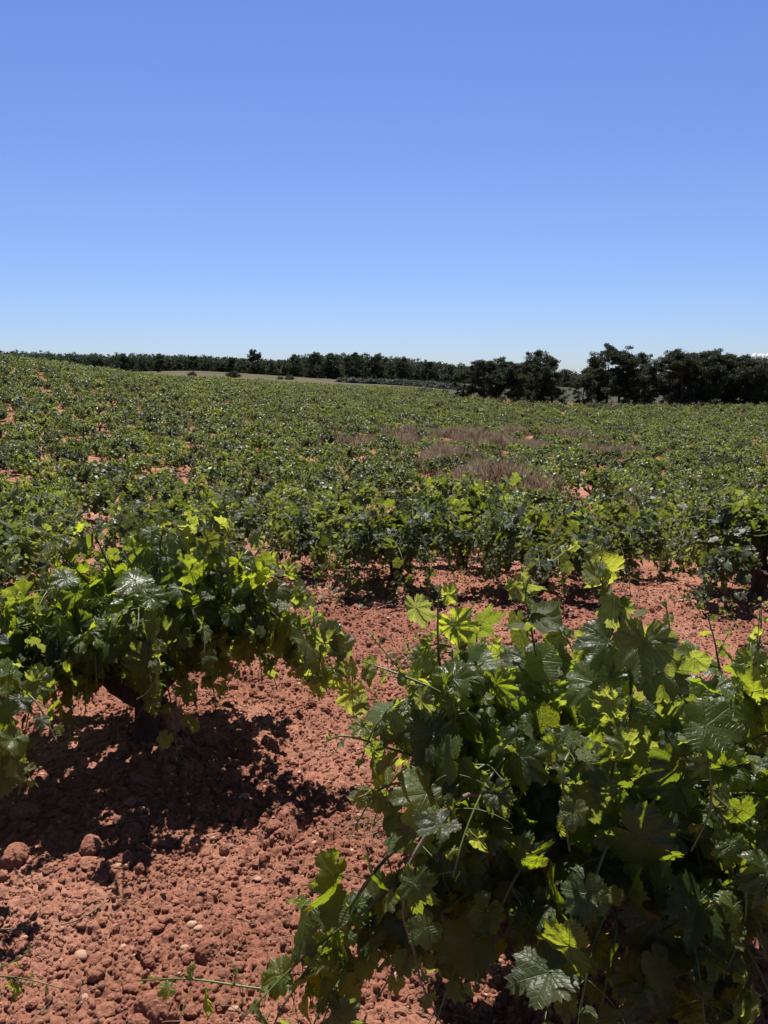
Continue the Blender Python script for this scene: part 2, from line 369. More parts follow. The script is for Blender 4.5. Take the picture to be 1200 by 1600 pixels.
# ------------------------------------------------------------------ ground
def build_ground():
    az = np.concatenate([np.linspace(-1.05, -.60, 130)[:-1], np.linspace(-.60, .60, 640), np.linspace(.60, 1.05, 130)[1:], np.linspace(1.05, 2*np.pi-1.05, 70)[1:-1]])
    rr = [0.3, .6, .9, 1.1]
    while rr[-1] < 11: rr.append(rr[-1]*1.0026)
    while rr[-1] < 60: rr.append(rr[-1]*1.012)
    while rr[-1] < 3400: rr.append(rr[-1]*1.05)
    rr = np.array(rr); A, Rr = np.meshgrid(az, rr)
    x = Rr*np.sin(A); y = Rr*np.cos(A)
    # keep the lumps out of the coarse part of the sheet
    z = terrain(x, y)
    fine = (np.abs(np.where(A > np.pi, A-2*np.pi, A)) < 1.06) & (Rr < 14)
    dz = np.zeros_like(z); dz[fine] = detail(x[fine], y[fine]); mid = ~fine & (Rr < 60)
    dz[mid] = fbm(x[mid]/.9, y[mid]/.9, 3, 5)*.09
    z = z + dz
    n, m = x.shape
    V = np.stack([x, y, z], -1).reshape(-1, 3)
    i = np.arange(n-1)[:, None]*m; j = np.arange(m)[None, :]; k = (j+1) % m
    F = np.stack([i+j, i+m+j, i+m+k, i+k], -1).reshape(-1, 4)
    F = F[:, ::-1]
    V = np.vstack([V, [[0, 0, 0]]]); c = len(V)-1
    j = np.arange(m); cap = np.stack([np.full(m, c), (j+1) % m, j], -1)
    me = mk_mesh('ground', V, [F, cap], [M_soil], None, None, True)
    return tag(obj('ground', me), 'red clay soil of the vineyard, tilled and crumbly', None, None, 'structure')
ground = build_ground()
def gz(x, y):
    x = np.atleast_1d(np.asarray(x, float)); y = np.atleast_1d(np.asarray(y, float))
    d = np.hypot(x, y); z = terrain(x, y)
    return z + np.where(d < 14, detail(x, y), fbm(x/.9, y/.9, 3, 5)*.09*(d < 60))

# ---- clods
def ico(sub):
    t = (1+5**.5)/2
    V = norm(np.array([(-1, t, 0), (1, t, 0), (-1, -t, 0), (1, -t, 0), (0, -1, t), (0, 1, t), (0, -1, -t), (0, 1, -t), (t, 0, -1), (t, 0, 1), (-t, 0, -1), (-t, 0, 1)], float))
    F = np.array([(0, 11, 5), (0, 5, 1), (0, 1, 7), (0, 7, 10), (0, 10, 11), (1, 5, 9), (5, 11, 4), (11, 10, 2), (10, 7, 6), (7, 1, 8), (3, 9, 4), (3, 4, 2), (3, 2, 6), (3, 6, 8), (3, 8, 9), (4, 9, 5), (2, 4, 11), (6, 2, 10), (8, 6, 7), (9, 8, 1)])
    for _ in range(sub):
        cache = {}; V = list(V); nf = []
        def mid(a, b):
            k = (min(a, b), max(a, b))
            if k not in cache: V.append((V[a]+V[b])/np.linalg.norm(V[a]+V[b])); cache[k] = len(V)-1
            return cache[k]
        for a, b, c in F:
            x, y, z = mid(a, b), mid(b, c), mid(c, a); nf += [(a, x, z), (b, y, x), (c, z, y), (x, y, z)]
        V = np.array(V); F = np.array(nf)
    return V, F
def rock(sub, r_, amp=.28):
    V, F = ico(sub)
    D = norm(r_.standard_normal((9, 3))); k = r_.uniform(.75, 1.15, 9)
    s = np.min(np.where(V@D.T > .05, k/np.maximum(V@D.T, .05), 9), axis=1)       # cut by planes: an angular clod
    s = np.minimum(s, 1.1) + amp*.25*r_.standard_normal(len(V))
    return V*s[:, None], F
def scatter(kinds, P, S, r_, flat=(.6, 1)):
    acc = Acc(); k = r_.integers(0, len(kinds), len(P))
    for q, (V, F) in enumerate(kinds):
        I = np.where(k == q)[0]
        if not len(I): continue
        a = r_.uniform(0, 6.28, len(I)); c, s = np.cos(a), np.sin(a)
        e = r_.uniform(.7, 1.3, (len(I), 3)); e[:, 2] *= r_.uniform(*flat, len(I))
        W = V[None]*e[:, None, :]*S[I][:, None, None]
        X = W[..., 0]*c[:, None]-W[..., 1]*s[:, None]; Y = W[..., 0]*s[:, None]+W[..., 1]*c[:, None]
        W = np.stack([X, Y, W[..., 2]], -1)+P[I][:, None, :]
        Fs = (F[None]+(np.arange(len(I))*len(V))[:, None, None]).reshape(-1, 3)
        acc.add(W.reshape(-1, 3), [Fs])
    return acc
rc = np.random.default_rng(5)
kinds = [rock(2, rc) for _ in range(8)]; kinds_s = [rock(1, rc, .2) for _ in range(6)]
def wedge(n, d0, d1, r_, pw=1.0, half=.56):
    d = (d0**pw + r_.random(n)*(d1**pw-d0**pw))**(1/pw); a = r_.uniform(-half, half, n)
    return d*np.sin(a), d*np.cos(a)
x, y = wedge(13000, 1.2, 10, rc, 1.2, .9); S = .006+.020*rc.random(len(x))**4; z = gz(x, y)
a1 = scatter(kinds, np.stack([x, y, z+S*.15], -1), S, rc)
x, y = wedge(80000, 1.2, 7, rc, 1.0, .8); S = .003+.008*rc.random(len(x))**2; z = gz(x, y)
a2 = scatter(kinds_s, np.stack([x, y, z+S*.2], -1), S, rc)
n0 = a1.n
for V, F, c, d in zip(a2.V, a2.F, a2.A['co'], a2.A['dat']): a1.V.append(V); a1.F.append(F+n0); a1.M.append(0); a1.A['co'].append(c); a1.A['dat'].append(d)
tag(obj('soil_clods', a1.mesh('soil_clods', [M_clod], False)), 'crumbly red clods covering the tilled soil', 'soil clods', None, 'stuff')
x, y = wedge(1500, 1.2, 8, rc, 1.2); S = .003+.007*rc.random(len(x))**2; z = gz(x, y)
a3 = scatter([(V*np.array([1.2, .9, .7]), F) for V, F in [rock(2, rc, .05) for _ in range(5)]], np.stack([x, y, z+S*.35], -1), S, rc)
tag(obj('gravel', a3.mesh('gravel', [M_stone])), 'small tan pebbles sprinkled through the red soil', 'gravel', None, 'stuff')
# pale pebbles among the clods: countable, each its own
PEB = [(382, 1252, .020, 'pale flat stone in the shade edge right of the left vine'), (184, 1360, .012, 'cream pebble in a touching pair on bare soil below the left vine'),
       (197, 1357, .011, 'right hand cream pebble of the touching pair below the left vine'), (37, 1466, .010, 'small white pebble beside the dry stalk at lower left'),
       (127, 1487, .018, 'rounded pink stone near the bottom left of the bare soil'), (130, 1553, .013, 'smooth pale egg shaped pebble near the bottom edge'),
       (288, 1474, .010, 'small tan pebble left of the trailing shoot tips'), (300, 1440, .014, 'angular pale stone on open soil left of the right vine'),
       (333, 1310, .009, 'tiny pale pebble just outside the left vine shadow'), (478, 1218, .010, 'small pale pebble on the soil between the two near vines')]
def ground_at(px, py):
    lo, hi = .8, 60
    for _ in range(40):
        m_ = (lo+hi)/2; p = at(px, py, m_)
        if p[2] > terrain(p[0], p[1]): lo = m_
        else: hi = m_
    return at(px, py, lo)
for px, py, s_, lb in PEB:
    p = ground_at(px, py); V, F = rock(2, rc, .05); V = V*np.array([1.2, .9, .7])*s_
    me = mk_mesh('pebble', V, [F], [M_stone]); o = obj('pebble', me, None, (p[0], p[1], gz(p[0], p[1])[0]+s_*.35)); o.rotation_euler.z = rc.uniform(0, 6)
    tag(o, lb, 'pebble', 'pale pebbles on the red soil')
for px, py, s_, lb in [(262, 1148, .085, 'big rounded red earth clod against the foot of the left vine'), (38, 1275, .045, 'large clod in shadow below the left vine near the left edge'),
                       (142, 1330, .04, 'dark undersided clod at the front edge of the left vine shadow'), (20, 1345, .05, 'cracked red clod by the left edge in full sun'),
                       (325, 1480, .04, 'rugged red clod left of the trailing shoot tip'), (245, 1580, .05, 'big red clod at the bottom edge of the frame')]:
    p = ground_at(px, py); V, F = rock(3, rc, .12); V = V*np.array([1.1, .9, .85])*s_
    o = obj('earth_clod', mk_mesh('earth_clod', V*(1+.10*fbm(V[:, 0:1]*40/1., V[:, 1:2]*40+V[:, 2:3]*31, 4, 3)*2), [F], [M_clod], smooth=False), None, (p[0], p[1], gz(p[0], p[1])[0]+s_*.25)); o.rotation_euler.z = rc.uniform(0, 6)
    tag(o, lb, 'clod', 'large red clods near the camera')

# ------------------------------------------------------------------ grape leaf templates
def leaf_template(N, rings, r_, teeth=True):
    a = -np.pi + (np.arange(N)+.5 if N < 30 else np.arange(N))*2*np.pi/N
    ad = np.abs(np.degrees(a)); d = r_.uniform(.0, .12)
    rad = np.interp(ad, [0, 12, 27, 42, 52, 66, 79, 95, 104, 120, 138, 155, 172, 180], [1.04, .96, .80-d*1.2, .88, .94, .85, .72-d, .80, .84, .76, .74, .67, .50, .12])
    if teeth:
        rad = rad*(1 + .055*np.where(np.arange(N) % 2 == 0, 1, -1) + .03*r_.standard_normal(N))
        for k0 in range(0, N, 3): rad[k0] *= 1+.03*r_.standard_normal()
    fr = np.array([.3, .55, .75, .9, 1.0]) if rings == 5 else (np.array([.55, 1.0]) if rings == 2 else np.array([1.0]))
    X = fr[:, None]*rad[None]*np.sin(a)[None]; Y = fr[:, None]*rad[None]*np.cos(a)[None]
    x = np.concatenate([[0], X.ravel()]); y = np.concatenate([[0], Y.ravel()])
    rr = np.hypot(x, y); aa = np.arctan2(x, y)
    ph = np.minimum(np.abs(aa), 2.16); ph = ph - np.round(ph/R(50))*R(50)
    v = np.abs(rr*np.sin(ph))
    c1 = r_.uniform(-.05, .5); c2 = r_.uniform(.1, .45); c3 = r_.uniform(-.1, .45)
    z = c1*np.abs(x) - c2*np.sign(y)*y**2*.8 - c3*x**2 + .13*v*v/(v+.08)*r_.uniform(-.3, 1.2) - r_.uniform(0, .5)*np.maximum(rr-.55, 0)**1.5 + .14*rr**2*np.sin(aa*r_.integers(2, 5)+r_.uniform(0, 6)) + .06*rr**2*np.sin(aa*11+r_.uniform(0, 6))
    z = z + .26*(fbm(x*2.6+9, y*3+4, 2, int(r_.integers(999))))
    V = np.stack([x*(1-.12*abs(c1)), y, z], -1)
    j = np.arange(N); k = (j+1) % N
    F3 = np.stack([np.zeros(N, int), 1+k, 1+j], -1)
    F4 = [np.stack([1+q*N+j, 1+q*N+k, 1+(q+1)*N+k, 1+(q+1)*N+j], -1) for q in range(len(fr)-1)]
    return V, np.stack([x, y], -1), F3, (np.concatenate(F4) if F4 else np.zeros((0, 4), int))
rl = np.random.default_rng(3)
TPL = {'hero': [leaf_template(72, 5, rl) for _ in range(16)],
       'near': [leaf_template(36, 2, rl) for _ in range(10)],
       'mid': [leaf_template(14, 1, rl, False) for _ in range(8)],
       'far': [leaf_template(6, 1, rl, False) for _ in range(6)]}
def put_leaves(acc, lod, P, T, Nn, S, age, r_, m=0):
    P, T, Nn, S, age = map(np.asarray, (P, T, Nn, S, age))
    if not len(P): return
    Nn = norm(Nn); T = norm(T-Nn*np.sum(T*Nn, -1, keepdims=True)); B = np.cross(T, Nn)
    k = r_.integers(0, len(TPL[lod]), len(P)); ra = r_.random((len(P), 2))
    for q, (V, c, F3, F4) in enumerate(TPL[lod]):
        I = np.where(k == q)[0]
        if not len(I): continue
        n = len(V); cz = (1+.6*r_.standard_normal(len(I)))[:, None]
        W = V[None, :, 0:1]*B[I][:, None]*1.0 + V[None, :, 1:2]*T[I][:, None] + (V[None, :, 2]*cz)[..., None]*Nn[I][:, None]
        W = W*S[I][:, None, None] + P[I][:, None]
        off = (np.arange(len(I))*n)[:, None, None]
        co = np.concatenate([np.broadcast_to(c[None], (len(I), n, 2)), np.broadcast_to(ra[I, 0][:, None, None], (len(I), n, 1))], -1)
        dat = np.stack([np.broadcast_to(age[I][:, None], (len(I), n)), np.broadcast_to(ra[I, 1][:, None], (len(I), n)), np.zeros((len(I), n))], -1)
        Fs = [(F3[None]+off).reshape(-1, 3)]
        if len(F4): Fs.append((F4[None]+off).reshape(-1, 4))
        acc.add(W.reshape(-1, 3), Fs, m, co.reshape(-1, 3), dat.reshape(-1, 3))

# ------------------------------------------------------------------ growing a shoot
UP = np.array([0, 0, 1.0])
def grow_path(p, d, length, droop, r_, step=.03, floor=None, wob=.10):
    P = [np.array(p, float)]; d = norm(np.array(d, float)); n = max(4, int(length/step)); w_ = r_.standard_normal(3)*wob
    for i in range(n):
        w_ = .8*w_+.2*r_.standard_normal(3)*wob*2.2
        d = norm(d + w_*step/.06*.5 + np.array([0, 0, -droop])*step*(.4+1.8*i/n))
        q = P[-1]+d*step
        if floor is not None and q[2] < floor: q[2] = floor; d = norm(d*np.array([1, 1, 0])+UP*.15)
        P.append(q)
    return np.array(P)
def leaves_on(P, r_, centre, size=.085, gap=.065, skip=.0, laterals=.35, lod='mid', hang=.7, tap=.62, yng=0):
    """leaf frames, petioles and tendrils along a shoot"""
    seg = np.linalg.norm(np.diff(P, axis=0), axis=1); s = np.concatenate([[0], np.cumsum(seg)]); Lt = s[-1]
    pos = []; t = Lt*skip+.03
    while t < Lt:
        pos.append(t); f = t/Lt; t += gap*(1.1-.62*f**3)*r_.uniform(.85, 1.15)
    Tn = norm(np.gradient(P, axis=0)); out = []; pets = []; tend = []
    roll = r_.uniform(0, 6.28)
    for i, t in enumerate(pos):
        q = np.array([np.interp(t, s, P[:, k]) for k in range(3)]); d = norm(np.array([np.interp(t, s, Tn[:, k]) for k in range(3)]))
        f = t/Lt
        a = np.cross(d, UP); a = a if np.linalg.norm(a) > .2 else np.cross(d, [1, 0, 0]); a = norm(a); b = np.cross(a, d)
        sd = (1 if i % 2 else -1)
        ang = roll + r_.normal(0, .35)
        side = (a*math.cos(ang)+b*math.sin(ang))*sd
        out_ = norm(np.array([q[0]-centre[0], q[1]-centre[1], .12]) + 1e-3)
        S = size*(1.06-.12*abs(f-.35))*r_.uniform(.55, 1.15) * (1 if f < tap else max(.16, 1-(f-tap)/(1-tap)*.92))
        age = min(1, max(0, (f-.45)/.55))**1.1 + r_.uniform(0, .2) + yng
        pl = S*r_.uniform(.75, 1.25)
        pd = norm(side*1.0 + d*.35 + UP*.35 + out_*.25 + r_.standard_normal(3)*.15)
        p1 = q+pd*pl*.6; p2 = q+pd*pl+np.array([0, 0, -.12*pl])
        nn = out_*r_.uniform(.4, 1.2) + UP*r_.uniform(-.1, .75) + r_.standard_normal(3)*.42
        tp = pd*.6 + out_*.4 - UP*hang*r_.uniform(.4, 1.5) + r_.standard_normal(3)*.35
        if f > .9: tp = tp+d*1.2; nn = nn + r_.standard_normal(3)*.7
        out.append((p2, tp, nn, S, min(age, 1))); pets.append((q, p1, p2, max(.0006, .0016*S/.08), age))
        if r_.random() < laterals and .08 < f < .8:
            k_ = r_.integers(2, 5); pp = q.copy(); ld = norm(pd*.7+d*.6+UP*.2+r_.standard_normal(3)*.2)
            for u in range(k_):
                pp = pp+ld*.035; sz = S*r_.uniform(.35, .6)*(1-.12*u); sd2 = norm(side*(-1)**u+ld*.5+r_.standard_normal(3)*.4)
                e = pp+sd2*sz*.7
                out.append((e, sd2-UP*.4*r_.random(), out_*.5+UP*.7+r_.standard_normal(3)*.5, sz, min(1, .25+.25*u+r_.uniform(0, .25))))
                pets.append((pp, (pp+e)/2, e, .0009, .8))
            pets.append((q, (q+pp)/2, pp, .0016, .7))
        if r_.random() < .3 and f > .35: tend.append((q, norm(-side+d*.6+UP*.3+r_.standard_normal(3)*.3)))
    return out, pets, tend
def tendril_path(q, d, r_, L_=None):
    L_ = L_ or r_.uniform(.07, .17); n = 16; P = [q.copy()]; ax = norm(r_.standard_normal(3)); d = d.copy()
    for i in range(n):
        k = .05+.9*(i/n)**3
        d = norm(d+np.cross(ax, d)*k+np.array([0, 0, -.03])); P.append(P[-1]+d*L_/n)
    return np.array(P)
def shoot_geometry(P, r_, centre, lod, size, gap, laterals, rad=.0045, skip=0, hang=.7, tap=.62, yng=0):
    lv, pets, tend = leaves_on(P, r_, centre, size, gap, skip, laterals, lod, hang, tap, yng)
    st = Acc(); n = len(P); k = 1 if lod in ('hero', 'near') else 3
    Q = P[::k]; f = np.linspace(0, 1, len(Q))
    V, F = tube(Q, rad*(1-.75*f)+.0006, 7 if lod == 'hero' else 4)
    sides = 7 if lod == 'hero' else 4
    dd = np.zeros((len(V), 3)); dd[:-1, 0] = np.repeat(f, sides); dd[-1, 0] = 1
    st.add(V, F, 0, None, dd)
    if lod in ('hero', 'near'):
        for a, b, c, rd, ag in pets:
            Q = smooth_path([a, b, c], 5 if lod == 'hero' else 3); V, F = tube(Q, rd, 4 if lod == 'hero' else 3); dd = np.zeros((len(V), 3)); dd[:, 0] = .45+.5*ag
            st.add(V, F, 0, None, dd)
    td = []
    if lod in ('hero', 'near'):
        for q, d in tend: td.append(tendril_path(q, d, r_))
    return st, lv, td
def lv_arrays(lv): return [np.array([l[i] for l in lv]) for i in range(5)]

def trunk_geometry(r_, h=.36, rad=.055, arms=5, lod='near'):
    """short gnarled head-trained trunk; returns meshes data and the arm tips"""
    sides = 14 if lod == 'hero' else 8; ns = 12 if lod == 'hero' else 6
    lean = r_.uniform(-.06, .06, 2); t = np.linspace(0, 1, ns)
    P = np.stack([lean[0]*t+.015*np.sin(t*5+r_.uniform(0, 6)), lean[1]*t+.015*np.sin(t*4+r_.uniform(0, 6)), -.08+(h*.75+.08)*t], -1)
    rr = rad*(1.35-.55*t+.55*np.exp(-((t-1)/.16)**2)+.35*np.exp(-(t/.22)**2))
    V, F = tube(P, rr, sides, .09, r_); parts = [('trunk', V, F)]
    tips = []
    a0 = r_.uniform(0, 6.28)
    for i in range(arms):
        a = a0+i*2*np.pi/arms+r_.normal(0, .25); o = np.array([math.cos(a), math.sin(a), 0]); ln = r_.uniform(.12, .24)
        C = [P[-1]-UP*.03, P[-1]+o*ln*.5+UP*.05, P[-1]+o*ln*.85+UP*(.08+r_.uniform(0, .05)), P[-1]+o*ln+UP*(.14+r_.uniform(0, .06))]
        Q = smooth_path(C, 9 if lod == 'hero' else 5); V, F = tube(Q, np.linspace(rad*.62, rad*.3, len(Q))*(1+.12*r_.standard_normal(len(Q))), max(6, sides-4), .1, r_)
        parts.append(('arm', V, F)); tips.append((Q[-1], o))
    return parts, tips

def auto_shoots(tips, r_, per=3, length=(.55, 1.0), rad_=.6, floor=.03, droop=(1.2, 3.2)):
    res = []
    for q, o in tips:
        for k in range(per):
            el = r_.uniform(.25, 1.25); o2 = norm(o+np.array([*r_.normal(0, .55, 2), 0]))
            d = o2*math.cos(el)+UP*math.sin(el)
            res.append(grow_path(q+r_.standard_normal(3)*.012, d, r_.uniform(*length), r_.uniform(*droop), r_, floor=floor))
    return res

def empty(name, loc, rz=0):
    o = bpy.data.objects.new(name, None); col.objects.link(o); o.location = loc; o.rotation_euler.z = rz; o.empty_display_size = .2; return o

def big_vine(loc, seed, label, lod, arms, per, length, explicit=(), size=.085, gap=.065, laterals=.35, h=.36, rad=.055, droop=(1.2, 3.2), hang=.7, group=None, filt=None):
    """a near vine: every shoot is a part with its own foliage and tendrils"""
    r_ = np.random.default_rng(seed); z0 = float(terrain(*loc)); root = empty('grapevine', (loc[0], loc[1], z0))
    tag(root, label, 'grapevine', group)
    parts, tips = trunk_geometry(r_, h, rad, arms, 'hero')
    for nm, V, F in parts: obj(nm, mk_mesh(nm, V, F, [M_bark]), root)
    base = np.array([loc[0], loc[1], z0])
    sh = [(P, None) for P in auto_shoots(tips, r_, per, length, droop=droop)]
    if filt: sh = [s for s in sh if filt(s[0]+base)]
    for C, opt in explicit:
        sh.append((smooth_path(np.array([at(*c) for c in C])-base, 34), opt))
    for P, opt in sh:
        opt = opt or {}
        st, lv, td = shoot_geometry(P, r_, opt.get('centre', (0, 0)), lod, opt.get('size', size), opt.get('gap', gap), opt.get('lat', laterals), opt.get('rad', .0045), opt.get('skip', 0), opt.get('hang', hang), opt.get('tap', .66), opt.get('yng', .22 if 'centre' in opt else 0))
        so_ = obj('shoot', st.mesh('shoot', [M_cane if opt.get('woody') else M_stem]), root)
        fa = Acc(); put_leaves(fa, lod, *lv_arrays(lv), r_); obj('foliage', fa.mesh('foliage', [M_leaf]), so_)
        if td:
            for Q in td:
                ta = Acc(); V, F = tube(Q, np.linspace(.0012, .0006, len(Q)), 4); dd = np.zeros((len(V), 3)); dd[:, 0] = .9; ta.add(V, F, 0, None, dd)
                obj('tendril', ta.mesh('tendril', [M_stem]), so_)
    return root

G1 = 'bush vines of the vineyard'
# the big vine at lower right; shoots that stand out in the photograph are laid along their measured lines
hero_ex = [
  ([(1000, 1290, 2.0), (985, 1180, 1.95), (985, 1060, 1.9), (965, 960, 1.88), (925, 885, 1.88), (905, 855, 1.9), (872, 868, 1.92)], dict(size=.098, gap=.060, tap=.64, centre=(.3, 2.5), hang=1.5, yng=.38)),
  ([(900, 1250, 2.1), (860, 1120, 2.15), (835, 1010, 2.15), (822, 930, 2.15), (815, 885, 2.15)], dict(size=.085, tap=.8, centre=(0, 2), hang=1.3)),
  ([(800, 1250, 2.0), (730, 1150, 2.0), (690, 1050, 2.0), (684, 960, 2.0), (688, 912, 2.0)], dict(size=.085, tap=.78, centre=(0, 2), hang=1.3)),
  ([(1050, 1200, 2.2), (1010, 1080, 2.25), (985, 980, 2.25), (985, 925, 2.25)], dict(size=.075)),
  ([(1090, 1250, 2.1), (1130, 1120, 2.2), (1120, 1020, 2.25), (1105, 960, 2.3)], dict(size=.09)),
  ([(850, 1290, 1.9), (720, 1210, 1.85), (610, 1170, 1.85), (540, 1150, 1.85), (505, 1160, 1.85)], dict(size=.085)),
  ([(850, 1300, 1.9), (760, 1260, 1.8), (660, 1300, 1.75), (600, 1345, 1.7), (545, 1420, 1.7), (490, 1500, 1.68), (440, 1545, 1.66), (300, 1530, 1.68), (215, 1532, 1.72)], dict(size=.075, gap=.075, rad=.0055, lat=.15)),
  ([(850, 1310, 1.9), (740, 1240, 1.7), (650, 1330, 1.62), (630, 1420, 1.58), (645, 1480, 1.56), (660, 1540, 1.54), (690, 1600, 1.52)], dict(size=.06, woody=1, rad=.005, gap=.07, lat=.1)),
  ([(850, 1300, 1.9), (700, 1330, 1.75), (560, 1430, 1.68), (470, 1500, 1.66), (380, 1590, 1.6)], dict(size=.085, rad=.005)),
  ([(1000, 1260, 1.9), (1060, 1170, 1.7), (1100, 1180, 1.62), (1110, 1260, 1.6), (1080, 1330, 1.6)], dict(size=.07)),
  ([(1000, 1300, 1.9), (1100, 1260, 1.7), (1150, 1330, 1.6), (1165, 1430, 1.56), (1130, 1530, 1.52)], dict(size=.07)),
  ([(900, 1280, 1.9), (900, 1180, 1.72), (880, 1200, 1.62), (885, 1290, 1.6), (890, 1330, 1.6)], dict(size=.07)),
  ([(820, 1290, 1.9), (760, 1150, 1.85), (700, 1090, 1.82), (640, 1060, 1.85), (585, 1040, 1.9), (560, 1030, 1.95)], dict(size=.065)),
  ([(1000, 1290, 1.9), (960, 1300, 1.7), (920, 1400, 1.62), (880, 1500, 1.56), (850, 1590, 1.52)], dict(size=.088, lat=.2)),
  ([(1000, 1290, 1.9), (1020, 1330, 1.7), (1030, 1430, 1.62), (1010, 1530, 1.56), (1000, 1620, 1.52)], dict(size=.088, lat=.2)),
  ([(900, 1290, 1.9), (820, 1350, 1.72), (770, 1450, 1.64), (740, 1550, 1.58)], dict(size=.09, lat=.2)),
  ([(900, 1320, 1.9), (760, 1380, 1.75), (660, 1450, 1.66), (590, 1560, 1.6)], dict(size=.085, lat=.2)),
  ([(900, 1320, 1.9), (800, 1420, 1.72), (720, 1500, 1.64), (680, 1600, 1.58)], dict(size=.085, lat=.2)),
  ([(900, 1320, 1.9), (960, 1420, 1.65), (950, 1520, 1.58), (930, 1620, 1.52)], dict(size=.085, lat=.2)),
  ([(1000, 1320, 1.9), (1100, 1400, 1.7), (1120, 1500, 1.6), (1060, 1600, 1.54)], dict(size=.09, lat=.2)),
  ([(900, 1290, 2.0), (780, 1120, 2.1), (740, 1040, 2.1), (760, 1000, 2.1)], dict(size=.088, tap=.85, centre=(0, 2))),
  ([(950, 1290, 2.0), (930, 1120, 2.2), (900, 1030, 2.25), (880, 985, 2.25)], dict(size=.088, tap=.85, centre=(0, 2))),
  ([(800, 1280, 1.9), (700, 1190, 1.9), (630, 1120, 1.88), (590, 1130, 1.85), (560, 1200, 1.82)], dict(size=.085, centre=(0, 1.5))),
  ([(800, 1280, 1.9), (680, 1230, 1.8), (600, 1230, 1.78), (555, 1290, 1.76)], dict(size=.085, centre=(0, 1.5))),
  ([(820, 1280, 1.9), (740, 1180, 1.95), (670, 1100, 1.95), (650, 1060, 1.95)], dict(size=.09, centre=(0, 1.5))),
  ([(950, 1280, 1.9), (960, 1180, 1.72), (980, 1110, 1.7), (990, 1080, 1.7)], dict(size=.085, centre=(0, 1.5), tap=.85)),
  ([(800, 1330, 1.9), (640, 1400, 1.75), (520, 1480, 1.7), (450, 1560, 1.66), (420, 1620, 1.6)], dict(size=.075, lat=.6)),
  ([(800, 1330, 1.9), (660, 1420, 1.72), (560, 1500, 1.66), (500, 1580, 1.6), (480, 1640, 1.56)], dict(size=.08, lat=.6)),
  ([(850, 1290, 1.95), (770, 1100, 2.05), (725, 1010, 2.05), (715, 960, 2.05)], dict(size=.07, centre=(0, 2))),
  ([(1000, 1290, 2.0), (1060, 1120, 2.1), (1050, 1010, 2.15), (1040, 940, 2.15)], dict(size=.075, centre=(.3, 2))),
  ([(1000, 1290, 2.0), (1150, 1120, 2.0), (1185, 1010, 2.05), (1190, 950, 2.05)], dict(size=.07, centre=(.3, 2))),
  ([(1050, 1250, 2.1), (1140, 1120, 2.1), (1200, 1060, 2.1), (1260, 1040, 2.1)], dict(size=.09)),
]
def hero_filt(W):      # the vine is open towards the two bare lanes beside it
    c = (W[:, 2]-EYE, W[:, 1])
    up = -math.sin(PITCH)*1; dep = W[:, 1]*math.cos(PITCH)-(W[:, 2]-EYE)*math.sin(PITCH)
    py = 800-FPX*(W[:, 1]*math.sin(PITCH)+(W[:, 2]-EYE)*math.cos(PITCH))/dep; px = 600+FPX*W[:, 0]/dep
    return not (np.any(py < 985) or np.any(px < 560) or np.any(dep < 1.25))
big_vine((0.62, 2.12), 21, 'largest nearest grapevine at lower right with big backlit leaves and tall curling shoots', 'hero', 6, 8, (.5, .85), hero_ex,
         size=.084, laterals=.5, h=.36, rad=.06, droop=(1.8, 4.5), filt=hero_filt, group=G1)
